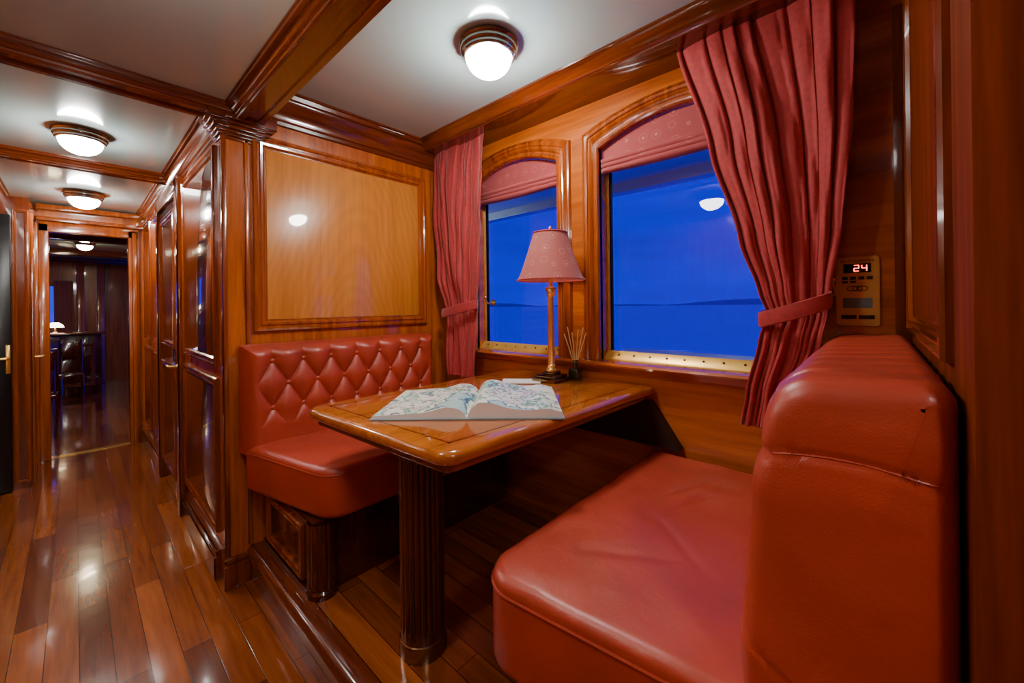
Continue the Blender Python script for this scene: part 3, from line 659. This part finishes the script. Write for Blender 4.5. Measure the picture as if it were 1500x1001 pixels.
# ---------------------------------------------------------------- reed diffuser
dx,dy=1.80,1.185
rd=thing('reed_diffuser','small dark glass bottle with pale reeds behind the table lamp','diffuser',(dx,dy,1.0))
b=B(); ol=outline([(dx-.03,dy-.03,.008),(dx+.03,dy-.03,.008),(dx+.03,dy+.03,.008),(dx-.03,dy+.03,.008)],4); cushion(b,ol,1.001,1.06,.008); lathe(b,[(.015,.055),(.012,.07),(.012,.095),(.016,.098),(.016,.105)],(dx,dy,1.0),20); obj('bottle',b,plain('dark_green_glass',(.01,.02,.008),rough=.08,coat=1),rd)
reedm=plain('pale_reed',(.7,.48,.2),rough=.7)
for i in range(6):
    a=i*1.05+.3; b=B(); tube(b,[(dx,dy,1.06),(dx+.012*math.cos(a),dy+.012*math.sin(a),1.1),(dx+.06*math.cos(a),dy+.06*math.sin(a),1.26+.02*math.sin(i*2))],.003,6); obj('reed',b,reedm,rd)
# ---------------------------------------------------------------- open atlas
bx,by=1.085,1.205
ang=math.radians(-48.5)
bk=thing('open_book','large open atlas showing an illustrated map, lying on the table','book',(bx,by,1.0))
def bp(u,v,z): 
    return (bx+u*math.cos(ang)-v*math.sin(ang),by+u*math.sin(ang)+v*math.cos(ang),z)
HW,HD=.335,.215
def slab(b,u0,u1,v0,v1,z0,z1):
    vs=[b.verts.new(bp(u,v,z)) for z in (z0,z1) for v in (v0,v1) for u in (u0,u1)]
    for f in ((0,1,3,2),(4,5,7,6),(0,1,5,4),(2,3,7,6),(0,2,6,4),(1,3,7,5)): b.faces.new([vs[i] for i in f])
b=B(); slab(b,-HW-.008,HW+.008,-HD-.008,HD+.008,1.001,1.005); obj('cover',b,plain('blue_grey_cover',(.25,.36,.42),rough=.4),bk)
def pz(u,side):
    t=abs(u)/HW
    base=.044 if side>0 else .026
    lift=.010*math.exp(-((t-.85)/.12)**2) if side>0 else 0
    return 1.005+base*(1-.62*t)*min(1,(t/.10))**.5+.016*math.exp(-((t-.22)/.16)**2)+lift
for side in (-1,1):
    b=B(); n=28; top=[]
    for i in range(n+1):
        u=side*HW*i/n; z=pz(u,side); r1=[]
        for v in (-HD,-HD*.5,0,HD*.5,HD): r1.append(b.verts.new(bp(u,v,z)))
        top.append(r1)
    for i in range(n):
        for k in range(4): b.faces.new((top[i][k],top[i+1][k],top[i+1][k+1],top[i][k+1]))
    ob=obj('printed_page',b,M['map'],bk,sharp=3)
    b=B(); 
    tv=[[b.verts.new(bp(side*HW*i/n,s*HD,pz(side*HW*i/n,side)-.0005)) for i in range(n+1)] for s in (-1,1)]
    bv_=[[b.verts.new(bp(side*HW*i/n,s*HD,1.005)) for i in range(n+1)] for s in (-1,1)]
    for i in range(n):
        for q in (0,1): b.faces.new((tv[q][i],tv[q][i+1],bv_[q][i+1],bv_[q][i]))
        b.faces.new((tv[0][i],tv[0][i+1],tv[1][i+1],tv[1][i]))
    b.faces.new((tv[0][n],tv[1][n],bv_[1][n],bv_[0][n])); obj('page_block',b,M['white'],bk)
b=B()
cx,cy=1.575,1.375
c_,s_=math.cos(-.9),math.sin(-.9)
vs=[b.verts.new((cx+a*c_-e*s_,cy+a*s_+e*c_,z)) for z in (1.001,1.003) for a,e in ((-.10,-.06),(.10,-.06),(.10,.06),(-.10,.06))]
for f in ((0,1,2,3),(4,5,6,7),(0,1,5,4),(1,2,6,5),(2,3,7,6),(3,0,4,7)): b.faces.new([vs[i] for i in f])
tag(obj('card',b,M['white'],flat=True),'plain white card lying on the table between the open book and the lamp','card')
# ---------------------------------------------------------------- control panel
cp=thing('control_panel','brass wall control panel with red digits and small buttons beside the curtain','control panel',(PX,.045,1.31))
yc,zc=.045,1.435; hw,hh=.06,.125
ol=outline([(yc-hw,zc-hh,.012),(yc+hw,zc-hh,.012),(yc+hw,zc+hh,.012),(yc-hw,zc+hh,.012)],5)
b=B(); cushion(b,ol,0,.012,.002,P=lambda a,c,t:(PX+.001-t,a,c)); obj('plate',b,M['plate'],cp)
F=PX-.011
def pbox(y,z,w,h,t=.002):
    b=B(); box(b,F-t,F+.001,yc-y-w/2,yc-y+w/2,zc+z-h/2,zc+z+h/2,min(t*.3,.001)); return b
obj('display',pbox(0,.083,.075,.032),M['black'],cp)
seg7={'2':'abged','4':'fgbc'}
b=B()
for ch,off in (('2',-.002),('4',.019)):
    w_,h_=.013,.021; t_=.003
    S={'a':(0,h_/2,w_,t_),'d':(0,-h_/2,w_,t_),'g':(0,0,w_,t_),'b':(w_/2,h_/4,t_,h_/2),'c':(w_/2,-h_/4,t_,h_/2),'f':(-w_/2,h_/4,t_,h_/2),'e':(-w_/2,-h_/4,t_,h_/2)}
    for s in seg7[ch]:
        a,e,ww,h2=S[s]; box(b,F-.0035,F-.002,yc-(off+a)-ww/2,yc-(off+a)+ww/2,zc+.083+e-h2/2,zc+.083+e+h2/2)
obj('red_digits',b,M['redled'],cp)
for i in range(4): obj('button',pbox(-.034+i*.0225,.048,.016,.011,.004),M['black'],cp)
for i in range(2): obj('button',pbox(-.034+i*.0225,.034,.016,.008,.003),M['black'],cp)
for i in range(3): 
    b=B(); tube(b,[(F-.001,yc+.014-.014*i+.013*math.cos(2*PI*k/24),zc+.010+.009*math.sin(2*PI*k/24)) for k in range(24)],.0012,6,True); obj('emblem_ring',b,M['black'],cp)
obj('lcd',pbox(0,-.042,.080,.036,.002),M['lcd'],cp)
for i in range(2): obj('button',pbox(-.024+i*.048,-.092,.042,.014,.004),M['black'],cp)
def text(body,size,y,z,name,mat):
    cu=bpy.data.curves.new('txt','FONT'); cu.body=body; cu.size=size; cu.align_x='CENTER'; cu.align_y='CENTER'; cu.extrude=.0004
    o=bpy.data.objects.new('txt',cu); C.objects.link(o); bpy.context.view_layer.update()
    me=bpy.data.meshes.new_from_object(o.evaluated_get(bpy.context.evaluated_depsgraph_get())); bpy.data.objects.remove(o)
    me.transform(Matrix(((0,0,-1,F-.0008),(-1,0,0,yc-y),(0,1,0,zc+z),(0,0,0,1))))
    b=bmesh.new(); b.from_mesh(me); obj(name,b,mat,cp)
text('Air Conditioning',.0135,0,.110,'lettering',M['black'])
# ---------------------------------------------------------------- far saloon
b=B(); box(b,-2,1.6,11.1,11.2,0,2.4); box(b,-2.1,-2,5.8,11.2,0,2.4); box(b,.62,.72,5.87,9.2,0,2.4); ws=struct('wall_saloon',b,M['wood'])
for y0,y1 in ((6.1,7.0),(7.2,8.1),(8.3,9.1)):
    for z0,z1 in ((1.0,2.2),(.15,.9)):
        b=B(); ringframe(b,rect(y0,y1,z0,z1),mold(.9),faceX(.62)); obj('panel_moulding',b,M['trimz'],ws)
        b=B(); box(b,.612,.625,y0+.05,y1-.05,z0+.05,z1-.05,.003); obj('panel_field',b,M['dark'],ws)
b=B()
for y in (6.4,7.2,9.2,10.6): box(b,-2,1.6,y,y+.16,2.26,2.36,.01)
struct('trim_21',b,M['trimx'])
b=B()
for x in (.02,.28): box(b,x,x+.10,10.9,11.1,0,2.3,.01)
struct('trim_22',b,M['wood'])
w3=sempty('window_3',(-.3,11.09,1.2))
b=B(); box(b,-.62,-.22,11.07,11.09,1.15,1.85); obj('glass_pane',b,emit('dusk_blue_glass',(0,.02,1),1.0),w3)
b=B(); ringframe(b,rect(-.66,-.18,1.1,1.9),mold(.9),faceY(11.08)); obj('window_frame',b,M['wood'],w3)
b=B(); n=60; g=[]
for j in range(12):
    z=1.95-1.0*j/11; g.append([b.verts.new((-.26+.24*i/n,10.98+.02*math.cos(i*.7),z)) for i in range(n+1)])
for j in range(11):
    for i in range(n): b.faces.new((g[j][i],g[j][i+1],g[j+1][i+1],g[j+1][i]))
tag(obj('curtain',b,M['farcurtain'],sharp=3),'dull red curtain at the small blue window of the far saloon','curtain')
ct=thing('counter','dark wooden counter in the far saloon seen through the doorway','counter',(0,10,0))
b=B(); box(b,-.28,.30,9.7,10.3,0,1.0,.01); obj('body',b,M['dark'],ct)
b=B(); box(b,-.32,.34,9.64,10.34,1.0,1.04,.012); obj('top',b,M['trimx'],ct)
b=B(); ringframe(b,rect(-.2,.22,.15,.85),mold(.8),faceY(9.7)); obj('front_moulding',b,M['trimx'],ct)
fl=thing('table_lamp','small lit lamp on the counter top in the far saloon','lamp',(-.22,9.8,1.04))
b=B(); lathe(b,[(.04,.001),(.04,.01),(.012,.02),(.01,.14)],(-.22,9.8,1.04),16); obj('base',b,M['brass'],fl)
b=B(); lathe(b,[(.10,.09),(.085,.13),(.04,.17)],(-.22,9.8,1.04),24,False); obj('lamp_shade',b,M['lampfar'],fl)
def chair(cx,cy,label):
    ch=thing('chair',label,'chair',(cx,cy,0))
    b=B(); box(b,cx-.13,cx+.13,cy-.2,cy+.2,.42,.47,.015); obj('seat',b,M['dark'],ch)
    for x,y in ((cx-.11,cy-.18),(cx+.11,cy-.18),(cx-.11,cy+.18),(cx+.11,cy+.18)):
        b=B(); tube(b,[(x,y,0),(x+.01,y,.2),(x,y,.43)],[.012,.016,.02],8); obj('leg',b,M['dark'],ch)
    b=B(); tube(b,[(cx-.11,cy+.18,.45),(cx-.11,cy+.22,.95),(cx+.11,cy+.22,.95),(cx+.11,cy+.18,.45)],.015,8); box(b,cx-.10,cx+.10,cy+.19,cy+.21,.7,.92,.005); obj('backrest',b,M['dark'],ch)
chair(-.27,6.9,'dark wooden chair on the left inside the far saloon doorway')
chair(-.05,8.9,'dark wooden chair standing in front of the far saloon counter')
